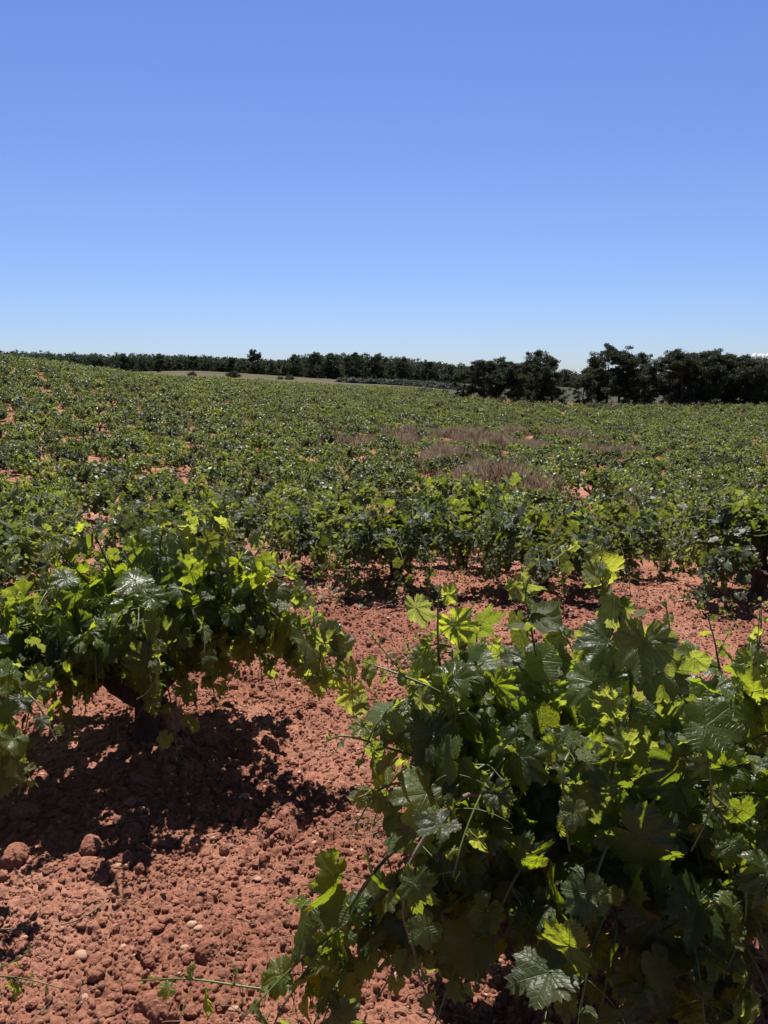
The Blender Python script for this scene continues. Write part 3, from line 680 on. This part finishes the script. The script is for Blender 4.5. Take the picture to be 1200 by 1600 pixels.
left_ex = [([(300, 1010, 3.3), (380, 960, 3.2), (450, 985, 3.15), (510, 1030, 3.1), (590, 1100, 3.02)], dict(size=.072, rad=.004, centre=(0, 1.5), tap=.9, gap=.05)),
           ([(300, 1010, 3.3), (390, 985, 3.2), (460, 1010, 3.1), (540, 1070, 3.02)], dict(size=.075, rad=.004, centre=(0, 1.5), tap=.88, gap=.05)),
           ([(300, 1000, 3.3), (400, 960, 3.15), (470, 1030, 3.02), (500, 1100, 2.95)], dict(size=.072, centre=(0, 1.5), tap=.85, gap=.05)),
           ([(300, 1000, 3.3), (380, 900, 3.2), (460, 950, 3.1), (520, 1000, 3.05)], dict(size=.07, centre=(0, 1.5), tap=.8, gap=.05)),
           ([(240, 1000, 3.4), (250, 880, 3.2), (270, 840, 3.1), (320, 830, 3.1)], dict(size=.09, centre=(0, 1.5))),
           ([(250, 1010, 3.3), (280, 950, 3.0), (320, 1010, 2.95), (335, 1090, 2.95)], dict(size=.085)),
           ([(230, 1010, 3.3), (215, 940, 3.0), (200, 1000, 2.92), (190, 1080, 2.9)], dict(size=.09)),
           ([(280, 1010, 3.3), (340, 970, 3.1), (400, 1030, 3.0), (410, 1080, 3.0)], dict(size=.08)),
           ([(220, 1010, 3.3), (160, 960, 3.05), (150, 1020, 3.0), (140, 1090, 3.0)], dict(size=.09)),
           ([(260, 1010, 3.3), (240, 900, 3.3), (215, 845, 3.3), (190, 815, 3.3)], dict(size=.085, centre=(0, 1.5))),
           ([(280, 1010, 3.3), (320, 900, 3.25), (330, 840, 3.2), (300, 815, 3.2)], dict(size=.085, centre=(0, 1.5))),
           ([(220, 1010, 3.3), (130, 920, 3.25), (80, 870, 3.2), (50, 850, 3.2)], dict(size=.08, centre=(0, 1.5))),
           ([(300, 1010, 3.3), (390, 900, 3.3), (420, 860, 3.3), (430, 840, 3.3)], dict(size=.075, centre=(0, 1.5))),
           ([(300, 1010, 3.3), (360, 950, 3.2), (390, 1010, 3.05), (350, 1090, 3.0)], dict(size=.08)),
           ([(300, 980, 3.4), (370, 930, 3.35), (430, 960, 3.3), (480, 1010, 3.25), (540, 1010, 3.2)], dict(size=.08)),
           ([(300, 1010, 3.3), (360, 990, 3.1), (430, 1030, 3.05), (480, 1080, 3.0)], dict(size=.075)),
           ([(280, 1000, 3.4), (310, 880, 3.3), (350, 820, 3.3), (400, 800, 3.3)], dict(size=.085)),
           ([(220, 1000, 3.4), (170, 900, 3.3), (140, 850, 3.3), (90, 835, 3.3)], dict(size=.085)),
           ([(200, 1000, 3.3), (90, 960, 3.1), (30, 1000, 3.0), (0, 1060, 2.95)], dict(size=.09)),
           ([(220, 1000, 3.2), (130, 980, 3.0), (100, 1040, 2.9), (110, 1110, 2.9)], dict(size=.085))]
lv_ = big_vine((-1.04, 3.28), 8, 'wide dark hearted grapevine at left with a long branch reaching right over the soil', 'hero', 7, 11, (.5, .85), left_ex,
         size=.080, h=.27, rad=.055, droop=(.9, 6.5), group=G1, filt=lambda W: W[:, 2].min() > float(terrain(-1.04, 3.28))+.12 and W[:, 0].max() < -.35)
lv_.scale.z = 1.07
big_vine((-1.72, 2.62), 15, 'grapevine cut by the left edge of the frame with low hanging leaves', 'hero', 6, 7, (.5, .8), [([(-60, 1150, 2.6), (0, 1080, 2.45), (50, 1090, 2.35), (90, 1160, 2.3)], dict(size=.1)), ([(-60, 1150, 2.6), (-20, 1130, 2.35), (20, 1180, 2.25), (60, 1230, 2.2)], dict(size=.1))], size=.09, group=G1,
         filt=lambda W: not np.any(W[:, 0] > -1.18))
# a vine just outside the lower left corner sends one shoot into view
big_vine((-1.75, 1.2), 31, 'trailing vine shoot with young leaves entering at the lower left corner', 'hero', 3, 2, (.3, .5),
         [([(-260, 1560, 1.55), (-120, 1520, 1.66), (0, 1525, 1.7), (50, 1532, 1.72), (100, 1545, 1.72)], dict(size=.04, gap=.055, rad=.0025))], size=.07, group=G1,
         filt=lambda W: not np.any(W[:, 0] > -1.25))

# ---- second ring of vines, 5 to 7 metres away
NEARLAB = {3: 'leafy grapevine behind the left vine, cut by the left edge', 4: 'grapevine directly behind the big left vine, its bright top leaves above it',
           5: 'grapevine with low leaves touching the soil, standing before the others in mid picture', 6: 'grapevine with thin dark trunk seen just above the big right vine',
           7: 'grapevine at the right edge with dark trunk, beyond the big right vine', 8: 'grapevine beyond the right edge vine, mostly out of frame',
           9: 'grapevine with leaning forked trunk on the left of the open soil', 10: 'grapevine tucked behind and between the two middle vines past the soil',
           11: 'grapevine with thick dark trunk right of the tall curling shoot', 12: 'grapevine behind the right edge one, second row past the soil',
           13: 'grapevine two rows behind the big left vine', 14: 'grapevine two rows behind the left vine, near the left edge', 15: 'grapevine far left behind the left edge vine, mostly hidden'}
def joined_vine(seed, lod, arms, per, length, size, gap, lat, leafmat, h=.36, droop=(1.4, 3.4), floor=.05):
    r_ = np.random.default_rng(seed); parts, tips = trunk_geometry(r_, h, .05, arms, 'mid')
    ta = Acc()
    for nm, V, F in parts: ta.add(V, F)
    fa = Acc()
    for P in auto_shoots(tips, r_, per, length, droop=droop, floor=floor):
        st, lv, td = shoot_geometry(P, r_, (0, 0), lod, size, gap, lat)
        put_leaves(fa, lod, *lv_arrays(lv), r_, 0)
        for V, F_, c, d in zip(st.V, [st.F], [0], [0]): pass
        V = np.concatenate(st.V); fa.add(V, st.F, 1, None, np.concatenate(st.A['dat']))
    return ta.mesh('trunk', [M_bark]), fa.mesh('foliage', [leafmat, M_stem])
def place(tm, fm, loc, rz, s, label):
    root = empty('grapevine', (loc[0], loc[1], float(terrain(*loc))), rz); root.scale = (s, s, s*.97)
    obj('trunk', tm, root); obj('foliage', fm, root); tag(root, label, 'grapevine', G1); return root
rp = np.random.default_rng(77)
near_m = [joined_vine(100+i, 'near', 7, 6, (.5, .95), .068, .052, .55, M_leaf_near, h=.27, droop=(1.6, 5.5), floor=.07) for i in range(5)]
for i in range(3, len(NEAR)):
    tm, fm = near_m[i % 5]; place(tm, fm, NEAR[i], rp.uniform(0, 6.28), rp.uniform(.84, 1.04), NEARLAB[i])
mid_m = [joined_vine(200+i, 'mid', 7, 7, (.36, .78), .072, .058, .5, M_leaf_mid, h=.27, droop=(1.2, 4.5), floor=.06) for i in range(7)]
ORD = ['first', 'second', 'third', 'fourth', 'fifth', 'sixth', 'seventh', 'eighth', 'ninth', 'tenth', 'eleventh', 'twelfth', 'thirteenth', 'fourteenth', 'fifteenth',
       'sixteenth', 'seventeenth', 'eighteenth', 'nineteenth', 'twentieth', 'twenty first', 'twenty second', 'twenty third', 'twenty fourth', 'twenty fifth', 'twenty sixth', 'twenty seventh', 'twenty eighth', 'twenty ninth', 'thirtieth']
rows = {}
for v in IND: rows.setdefault(int(v[2]), []).append(v)
for k in sorted(rows):
    row = sorted(rows[k], key=lambda v: v[0])
    for j, v in enumerate(row):
        tm, fm = (near_m[(j*2+k) % 5] if v[1] < 13 else mid_m[(j*3+k*5) % 7])
        side = 'left slope' if v[0] < -.2*v[1] else ('low right ground' if v[0] > .2*v[1] else 'middle ground')
        place(tm, fm, v[:2], rp.uniform(0, 6.28), (rp.uniform(.85, 1.12) if v[1] < 13 else rp.uniform(.90, 1.25)), '%s bush vine from the left in the %s field row, %s' % (ORD[j], ORD[k], side))

# ---- the rest of the vineyard, past three hundred vines: one mass
def far_vines():
    r_ = np.random.default_rng(9); n = len(REST); x, y = REST[:, 0], REST[:, 1]
    me = bpy.data.meshes.new('distant_vines'); me.vertices.add(n)
    me.vertices.foreach_set('co', np.stack([x, y, terrain(x, y)], -1).astype(np.float32).ravel())
    for nm, ty, v in (('kind_no', 'INT', r_.integers(0, 7, n).astype(np.int32)), ('turn', 'FLOAT', r_.uniform(0, 6.28, n).astype(np.float32)), ('size', 'FLOAT', r_.uniform(.94, 1.28, n).astype(np.float32))):
        a = me.attributes.new(nm, ty, 'POINT'); a.data.foreach_set('value', v)
    o = obj('distant_vines', me)
    ng = bpy.data.node_groups.new('distant_vines', 'GeometryNodeTree')
    ng.interface.new_socket('Geometry', in_out='INPUT', socket_type='NodeSocketGeometry'); ng.interface.new_socket('Geometry', in_out='OUTPUT', socket_type='NodeSocketGeometry')
    N = ng.nodes.new; L = ng.links.new
    gi = N('NodeGroupInput'); go = N('NodeGroupOutput'); jn = N('GeometryNodeJoinGeometry')
    def att(nm, ty):
        a = N('GeometryNodeInputNamedAttribute'); a.data_type = ty; a.inputs[0].default_value = nm; return a.outputs[0]
    kn, tu, si = att('kind_no', 'INT'), att('turn', 'FLOAT'), att('size', 'FLOAT')
    cx = N('ShaderNodeCombineXYZ'); L(tu, cx.inputs[2])
    for k in range(7):
        src = [v for v in bpy.data.objects if v.data is mid_m[k][1]][0]; srt = [v for v in bpy.data.objects if v.data is mid_m[k][0]][0]
        j2 = N('GeometryNodeJoinGeometry')
        for q in (src, srt):
            g = N('GeometryNodeObjectInfo'); g.transform_space = 'ORIGINAL'; g.inputs['Object'].default_value = q; g.inputs['As Instance'].default_value = False
            L(g.outputs['Geometry'], j2.inputs[0])
        cm = N('FunctionNodeCompare'); cm.data_type = 'INT'; cm.operation = 'EQUAL'; L(kn, cm.inputs[2]); cm.inputs[3].default_value = k
        ip = N('GeometryNodeInstanceOnPoints'); L(gi.outputs[0], ip.inputs['Points']); L(cm.outputs[0], ip.inputs['Selection']); L(j2.outputs[0], ip.inputs['Instance'])
        L(cx.outputs[0], ip.inputs['Rotation']); L(si, ip.inputs['Scale']); L(ip.outputs[0], jn.inputs[0])
    L(jn.outputs[0], go.inputs[0])
    md = o.modifiers.new('vines', 'NODES'); md.node_group = ng
    return tag(o, 'mass of distant green vines covering the slopes up to the trees', 'vines', None, 'stuff')
far_vines()

# ------------------------------------------------------------------ dry grass, straw, weeds
def blades(P, r_, hgt, wid, lean=.35, per=1):
    n = len(P); h = hgt*r_.uniform(.5, 1.3, n); a = r_.uniform(0, 6.28, n); l = r_.normal(0, lean, (n, 2))
    side = np.stack([np.cos(a), np.sin(a), np.zeros(n)], -1)*np.asarray(wid).reshape(-1, 1)
    mid_ = P+np.stack([l[:, 0]*h*.35, l[:, 1]*h*.35, h*.55], -1); tip = P+np.stack([l[:, 0]*h, l[:, 1]*h, h*.95], -1)
    V = np.stack([P-side, P+side, mid_+side*.8, mid_-side*.8, tip], 1).reshape(-1, 3)
    o = (np.arange(n)*5)[:, None]
    return V, [o+np.array([[0, 1, 2, 3]]), o+np.array([[3, 2, 4]])]
def dry_grass():
    r_ = np.random.default_rng(4); acc = Acc()
    for i, (cx, cy_, rx, ry) in enumerate(STRIP):
        n = int(1500*rx*ry); a = r_.uniform(0, 6.28, n); q = np.sqrt(r_.random(n))*1.05
        x = cx+rx*q*np.cos(a); y = cy_+ry*q*np.sin(a)
        k = vnoise(x/.9, y/.9, 5) > (.26 if i not in (3, 6) else .5); x, y = x[k], y[k]
        hh = .14+.75*vnoise(x/.8, y/.8, 8)**1.4
        V, F = blades(np.stack([x, y, gz(x, y)], -1), r_, hh, .006+.0002*np.hypot(x, y), .3); acc.add(V, F)
    return tag(obj('dry_grass', acc.mesh('dry_grass', [M_dry], False)), 'pinkish brown dry grass growing in unplanted strips between the vines', 'dry grass', None, 'stuff')
dry_grass()
def straw():
    r_ = np.random.default_rng(14); acc = Acc()
    spots = [(0.55, 5.0, .25, 90), (-.35, 5.75, .3, 40), (.1, 5.4, .35, 40), (-.02, 2.62, .1, 45), (1.6, 5.2, .5, 50), (-.5, 4.6, .5, 26), (-.6, 2.2, .8, 40), (-1.0, 1.9, .35, 14), (.9, 4.0, .6, 30), (0, 7.5, 2.5, 120)]
    for cx, cy_, rd, n in spots:
        for _ in range(n):
            x, y = cx+r_.normal(0, rd*.6), cy_+r_.normal(0, rd*.6); a = r_.uniform(0, 6.28); L_ = r_.uniform(.03, .16)
            t = np.linspace(-.5, .5, 5); X = x+L_*t*math.cos(a)+.008*r_.standard_normal(5); Y = y+L_*t*math.sin(a)+.008*r_.standard_normal(5)
            Z = gz(X, Y); Z = np.maximum(Z, Z.mean())+.004+np.abs(t+.5)*r_.uniform(0, .04)
            V, F = tube(np.stack([X, Y, Z], -1), r_.uniform(.0007, .0018), 3); acc.add(V, F)
    return tag(obj('straw', acc.mesh('straw', [M_straw])), 'dry straw and fine stalks strewn over the red soil', 'straw', None, 'stuff')
straw()
for pts, lb in [([(-40, 1462), (60, 1452), (120, 1445), (170, 1415)], 'long curved dry stalk lying on the soil at lower left'),
                ([(120, 1312), (160, 1300), (215, 1290)], 'short pale straw stalk at the front edge of the left vine shadow')]:
    C = [];
    for p in pts:
        g = ground_at(*p); C.append([g[0], g[1], gz(g[0], g[1])[0]+.014])
    V, F = tube(smooth_path(C, 14), .0026, 5); tag(obj('dry_stalk', mk_mesh('dry_stalk', V, F, [M_straw])), lb, 'stalk', 'dry stalks lying on the soil')
def weeds():
    r_ = np.random.default_rng(24); acc = Acc(); P = []; 
    for cx, cy_, rd, n in [(.1, 5.75, .22, 120), (.35, 5.6, .15, 60), (-.5, 5.5, .2, 50), (1.25, 6.0, .2, 60), (2.6, 5.5, .3, 60), (-.3, 6.6, .3, 60)]:
        x = cx+r_.normal(0, rd, n); y = cy_+r_.normal(0, rd*.6, n); P.append(np.stack([x, y, gz(x, y)+.01+.09*r_.random(n)], -1))
    P = np.concatenate(P); n = len(P)
    put_leaves(acc, 'mid', P, r_.standard_normal((n, 3))+UP*.3, UP+r_.standard_normal((n, 3))*.5, r_.uniform(.01, .024, n), r_.uniform(.4, 1, n), r_)
    tag(obj('weeds', acc.mesh('weeds', [M_leaf_mid])), 'low pale green weeds round the feet of the middle vines', 'weeds', None, 'stuff')
weeds()

# ------------------------------------------------------------------ pines and shrubs
def clump_quads(C, r_, s, n_per, spread, flat=.6):
    """n_per small needle tufts about each clump centre"""
    n = len(C); k = n*n_per
    d = norm(r_.standard_normal((k, 3)))*(r_.random((k, 1))**.45)*np.repeat(spread, n_per)[:, None]; d[:, 2] *= flat
    P = np.repeat(C, n_per, 0)+d
    a = norm(r_.standard_normal((k, 3))+UP*.3); b = norm(np.cross(a, r_.standard_normal((k, 3))))
    s_ = (s*r_.uniform(.5, 1.4, k))[:, None]
    V = np.stack([P-b*s_*.28, P+b*s_*.28, P+a*s_+b*s_*.1, P+a*s_-b*s_*.1], 1).reshape(-1, 3)
    return V, np.arange(k*4).reshape(-1, 4)
def pine(seed, H, Rc, n_cl, n_per, ts, low=.3):
    r_ = np.random.default_rng(seed); t = np.linspace(0, 1, 8)
    bend = r_.normal(0, .05, 2)*H
    P = np.stack([bend[0]*t**2+.1*np.sin(t*4), bend[1]*t**2, -.3+H*.93*t], -1); ta = Acc()
    V, F = tube(P, H*.022*(1.15-t), 8, .06, r_); ta.add(V, F)
    nl = 26; C = []; W = []
    for i in range(nl):
        f = r_.uniform(low, .95); q = np.array([np.interp(f, t, P[:, k]) for k in range(3)]); a = r_.uniform(0, 6.28)
        prof = math.sin(min(1, (f-low*.6)/(1-low*.6))*2.75)**.5; ln = Rc*prof*r_.uniform(.55, 1.1)+.25
        e = q+np.array([math.cos(a)*ln, math.sin(a)*ln, ln*r_.uniform(-.1, .45)])
        Q = smooth_path([q, (q+e)/2+[0, 0, .05], e], 5); V, F = tube(Q, np.linspace(H*.009, H*.003, 5), 5); ta.add(V, F)
        m_ = max(2, int(n_cl*ln/(nl*Rc*.75)))
        for _ in range(m_):
            g = r_.uniform(.3, 1.08)**.7; C.append(q+(e-q)*g+r_.standard_normal(3)*Rc*.16); W.append(Rc*r_.uniform(.13, .30))
    for _ in range(int(n_cl*.12)): C.append(P[-1]+r_.standard_normal(3)*Rc*.18+[0, 0, -.1]); W.append(Rc*.2)
    V, F = clump_quads(np.array(C), r_, ts, n_per, np.array(W))
    return ta.mesh('trunk', [M_pbark]), mk_mesh('crown', V, [F], [M_pine], None, None, False)
pines = [pine(300+i, 7.5, 2.5, 170, 130, .17, .16 if i % 2 else .06) for i in range(7)]
rt = np.random.default_rng(8)
# px of the trunk, distance, height, width factor, label
GR = [(722, 112, 575, 1.0, 'small dark pine standing at the left end of the right grove'), (752, 106, 562, 1.1, 'broad dark pine second from the left end of the grove'), (776, 110, 560, 1.0, 'rounded pine in the left part of the grove'),
      (804, 106, 566, .85, 'slim pine beside the gap of red earth in the grove'), (838, 112, 549, .9, 'tall airy pine with a pointed top left of the red gap'), (858, 106, 560, 1.05, 'dense pine just left of the red earth gap'),
      (820, 116, 560, 1.0, 'pine standing back between the slim and tall airy pines'), (905, 108, 585, .9, 'low round pine just right of the red earth gap'),
      (918, 116, 556, .8, 'tall pine at left of the highest clump'), (942, 112, 540, 1.05, 'highest pine of the grove with domed crown'), (960, 108, 548, 1.0, 'full pine right of the highest one'),
      (990, 114, 553, .8, 'tall narrow pine before the gap showing sky'), (1003, 106, 570, .9, 'lower pine at the edge of the gap showing sky'),
      (1040, 108, 550, .95, 'pine at left end of the long right hand block'), (1056, 104, 548, 1.0, 'tall pine near the left end of the right hand block'), (1080, 108, 549, 1.0, 'full pine with flat top in the right hand block'),
      (1100, 104, 548, 1.1, 'wide pine in the middle of the right hand block'), (1122, 108, 552, .95, 'pine right of the wide one in the right hand block'), (1146, 106, 556, 1.0, 'mid height pine toward the right edge'),
      (1170, 104, 561, 1.0, 'dark pine near the right edge below the white cloud'), (1196, 106, 566, .95, 'dark pine cut by the right edge'), (1226, 106, 560, 1.1, 'pine just past the right edge'),
      (1066, 116, 560, 1.2, 'pine standing back behind the right hand block'), (1135, 116, 560, 1.2, 'pine standing back behind the wide pine')]
def put_tree(kind, data, loc, s, rz, label, cat, group, sw=1):
    tm, cm = data; root = empty(kind, (loc[0], loc[1], float(terrain(loc[0], loc[1]))), rz); root.scale = (s*sw, s*sw, s)
    if tm: obj('trunk', tm, root)
    obj('crown', cm, root); tag(root, label, cat, group); return root
for i, (px, Y, H, wf, lb) in enumerate(GR):
    x = (px-600)/FPX*Y*1.01; H = EYE+(592-H)/FPX*Y-float(terrain(x, Y))
    put_tree('pine_tree', pines[i % 7], (x, Y), H/7.7, rt.uniform(0, 6), lb, 'pine tree', 'pines of the right hand grove', 1.02*wf*7.5/H*(H/7.5)**.6)
# lone pines and the front rank of the far ridge wood
ridge = [(402, 235, 548, 'tall round headed pine rising above the far ridge wood'), (368, 240, 556, 'pine left of the tall round headed pine on the ridge'), (425, 250, 560, 'pine in the dip right of the tall round headed pine'),
         (258, 215, 551, 'dark pine on the ridge above the left slope'), (208, 225, 551, 'ridge pine above the left slope, near the crest'), (310, 235, 554, 'ridge pine between the crest and the dark round bushes'),
         (462, 240, 552, 'pine at left end of the long wood'), (492, 235, 549, 'tall pine in front of the long wood'), (520, 245, 549, 'pine in front of the middle of the long wood'), (552, 235, 549, 'broad pine in front of the long wood'),
         (590, 240, 551, 'pine in front of the right part of the long wood'), (630, 235, 556, 'pine in the falling right part of the long wood'), (668, 230, 562, 'low pine near the right end of the long wood'), (700, 225, 567, 'last low pine of the long wood beside the grove')]
for i, (px, Y, H, lb) in enumerate(ridge):
    x = (px-600)/FPX*Y*1.01; H = EYE+(592-H-(3 if px != 402 else 0))/FPX*Y-float(terrain(x, Y))
    put_tree('pine_tree', pines[(i*3) % 7], (x, Y), H/7.7, rt.uniform(0, 6), lb, 'pine tree', 'pines on the far ridge', .98)
def wood():
    r_ = np.random.default_rng(66); C = []; W = []
    for px in np.arange(-60, 1300, 4.2):
        for q in range(3):
            Y = 240+r_.uniform(0, 40)+q*8; x = (px+r_.uniform(-4, 4)-600)/FPX*Y*1.01
            top = np.interp(px, [-60, 0, 60, 150, 250, 330, 390, 440, 480, 560, 620, 700, 760, 900, 1040, 1300], [541, 543, 548, 551, 553, 556, 560, 562, 553, 551, 556, 566, 572, 584, 588, 588]) + r_.uniform(-1, 3)
            zt = EYE + (592-top)/FPX*Y; zb = float(terrain(x, Y)); H = max(2.0, zt-zb)
            n = 34
            u = norm(r_.standard_normal((n, 3)))*r_.uniform(.3, 1, (n, 1)); C.append(np.array([x, Y, zb+H*.47])+u*np.array([1.9, 1.9, H*.47])); W.append(np.full(n, .65))
            C.append(np.array([x, Y, zb])+np.stack([r_.uniform(-2, 2, 9), r_.uniform(-2, 2, 9), r_.uniform(0, H*.4, 9)], -1)); W.append(np.full(9, .8))
    V, F = clump_quads(np.concatenate(C), r_, .42, 20, np.concatenate(W))
    tag(obj('pine_wood', mk_mesh('pine_wood', V, [F], [M_pine], None, None, False)), 'dark pine wood along the far ridge under the sky', 'wood', None, 'stuff')
wood()
def bush(seed, s=1.0, m=M_shrub, n=70):
    r_ = np.random.default_rng(seed); u = norm(r_.standard_normal((n, 3)))*r_.uniform(.3, 1, (n, 1)); u[:, 2] = np.abs(u[:, 2])
    V, F = clump_quads(u*np.array([.9, .9, .85]), r_, .11, 45, np.full(n, .22), .8)
    return None, mk_mesh('crown', V, [F], [m], None, None, False)
bs = [bush(400+i) for i in range(3)]; bo = [bush(410+i, m=M_olive) for i in range(3)]; bd = [bush(420+i, m=M_pine) for i in range(2)]
BU = [(370, 165, 1.5, bd, 'dark round bush standing alone on the ochre pasture'), (308, 165, 1.0, bd, 'smaller dark bush left of the lone dark bush on the pasture'), (455, 175, 1.2, bs, 'green bush at the right end of the ochre pasture'), (442, 172, .8, bs, 'small green bush left of the pasture end bush'),
      (930, 97, 1.5, bs, 'pale green shrub in front of the red gap in the grove'), (915, 98, 1.1, bs, 'small pale shrub left of the larger pale shrub below the pines'), (962, 97, 1.2, bs, 'pale shrub below the highest pine'), (870, 98, .9, bs, 'low shrub at the foot of the red earth gap'),
      (662, 110, 1.5, bs, 'pale round shrub on the vineyard edge left of the grove'), (690, 108, 1.4, bs, 'second pale shrub on the vineyard edge, nearest the grove')]
for i, (px, Y, s_, kk, lb) in enumerate(BU):
    put_tree('shrub', kk[i % len(kk)], ((px-600)/FPX*Y*1.01, Y), s_, rt.uniform(0, 6), lb, 'shrub', 'shrubs round the vineyard edge', 1.15)
for i, px in enumerate(range(536, 716, 9)):
    Y = 182-i*1.0
    put_tree('shrub', bo[i % 3], ((px-600)/FPX*Y*1.01, Y+rt.uniform(-2, 2)), rt.uniform(1.3, 1.8), rt.uniform(0, 6), 'grey green shrub, %s from the left in the line below the long wood' % ORD[i], 'shrub', 'line of grey green shrubs', 1.5)
# broom and rough scrub at the foot of the grove
def scrub():
    r_ = np.random.default_rng(90); px = r_.uniform(700, 1260, 520); Y = r_.uniform(100, 120, 520); x = (px-600)/FPX*Y*1.01
    C = np.stack([x, Y, terrain(x, Y)+.25], -1); V, F = clump_quads(C, r_, .18, 22, np.full(520, .6), .7)
    tag(obj('scrub', mk_mesh('scrub', V, [F], [M_shrub], None, None, False)), 'rough low scrub on the bank under the pines', 'scrub', None, 'stuff')
scrub()

# ------------------------------------------------------------------ the small white cloud over the right edge
def cloud():
    m, nt, out, N, L, M, MixC, ramp = mat('cloud_white')
    pb = N('ShaderNodeBsdfDiffuse'); pb.inputs[0].default_value = (.95, .95, .96, 1); tb = N('ShaderNodeBsdfTranslucent'); tb.inputs[0].default_value = (.95, .95, .96, 1)
    mx = N('ShaderNodeMixShader', i_0=.5); L(pb.outputs[0], mx.inputs[1]); L(tb.outputs[0], mx.inputs[2]); L(mx.outputs[0], out.inputs[0])
    r_ = np.random.default_rng(2); acc = Acc(); Y = 3200; V0, F0 = ico(3)
    for px, py, s_ in [(1170, 568, 22), (1182, 563, 26), (1196, 564, 28), (1212, 566, 34), (1236, 568, 34), (1262, 570, 36), (1176, 574, 30), (1200, 574, 34), (1228, 578, 40), (1150, 577, 16)]:
        c = at(px, py, Y); n1 = 1+.16*np.sin(V0[:, 0]*7+r_.uniform(0, 6))*np.sin(V0[:, 2]*8+r_.uniform(0, 6))+.015*r_.standard_normal(len(V0))
        acc.add(V0*n1[:, None]*s_+c, [F0])
    tag(obj('cloud', acc.mesh('cloud', [m])), 'small white cloud low over the pines at the right edge', None, None, 'structure')
cloud()
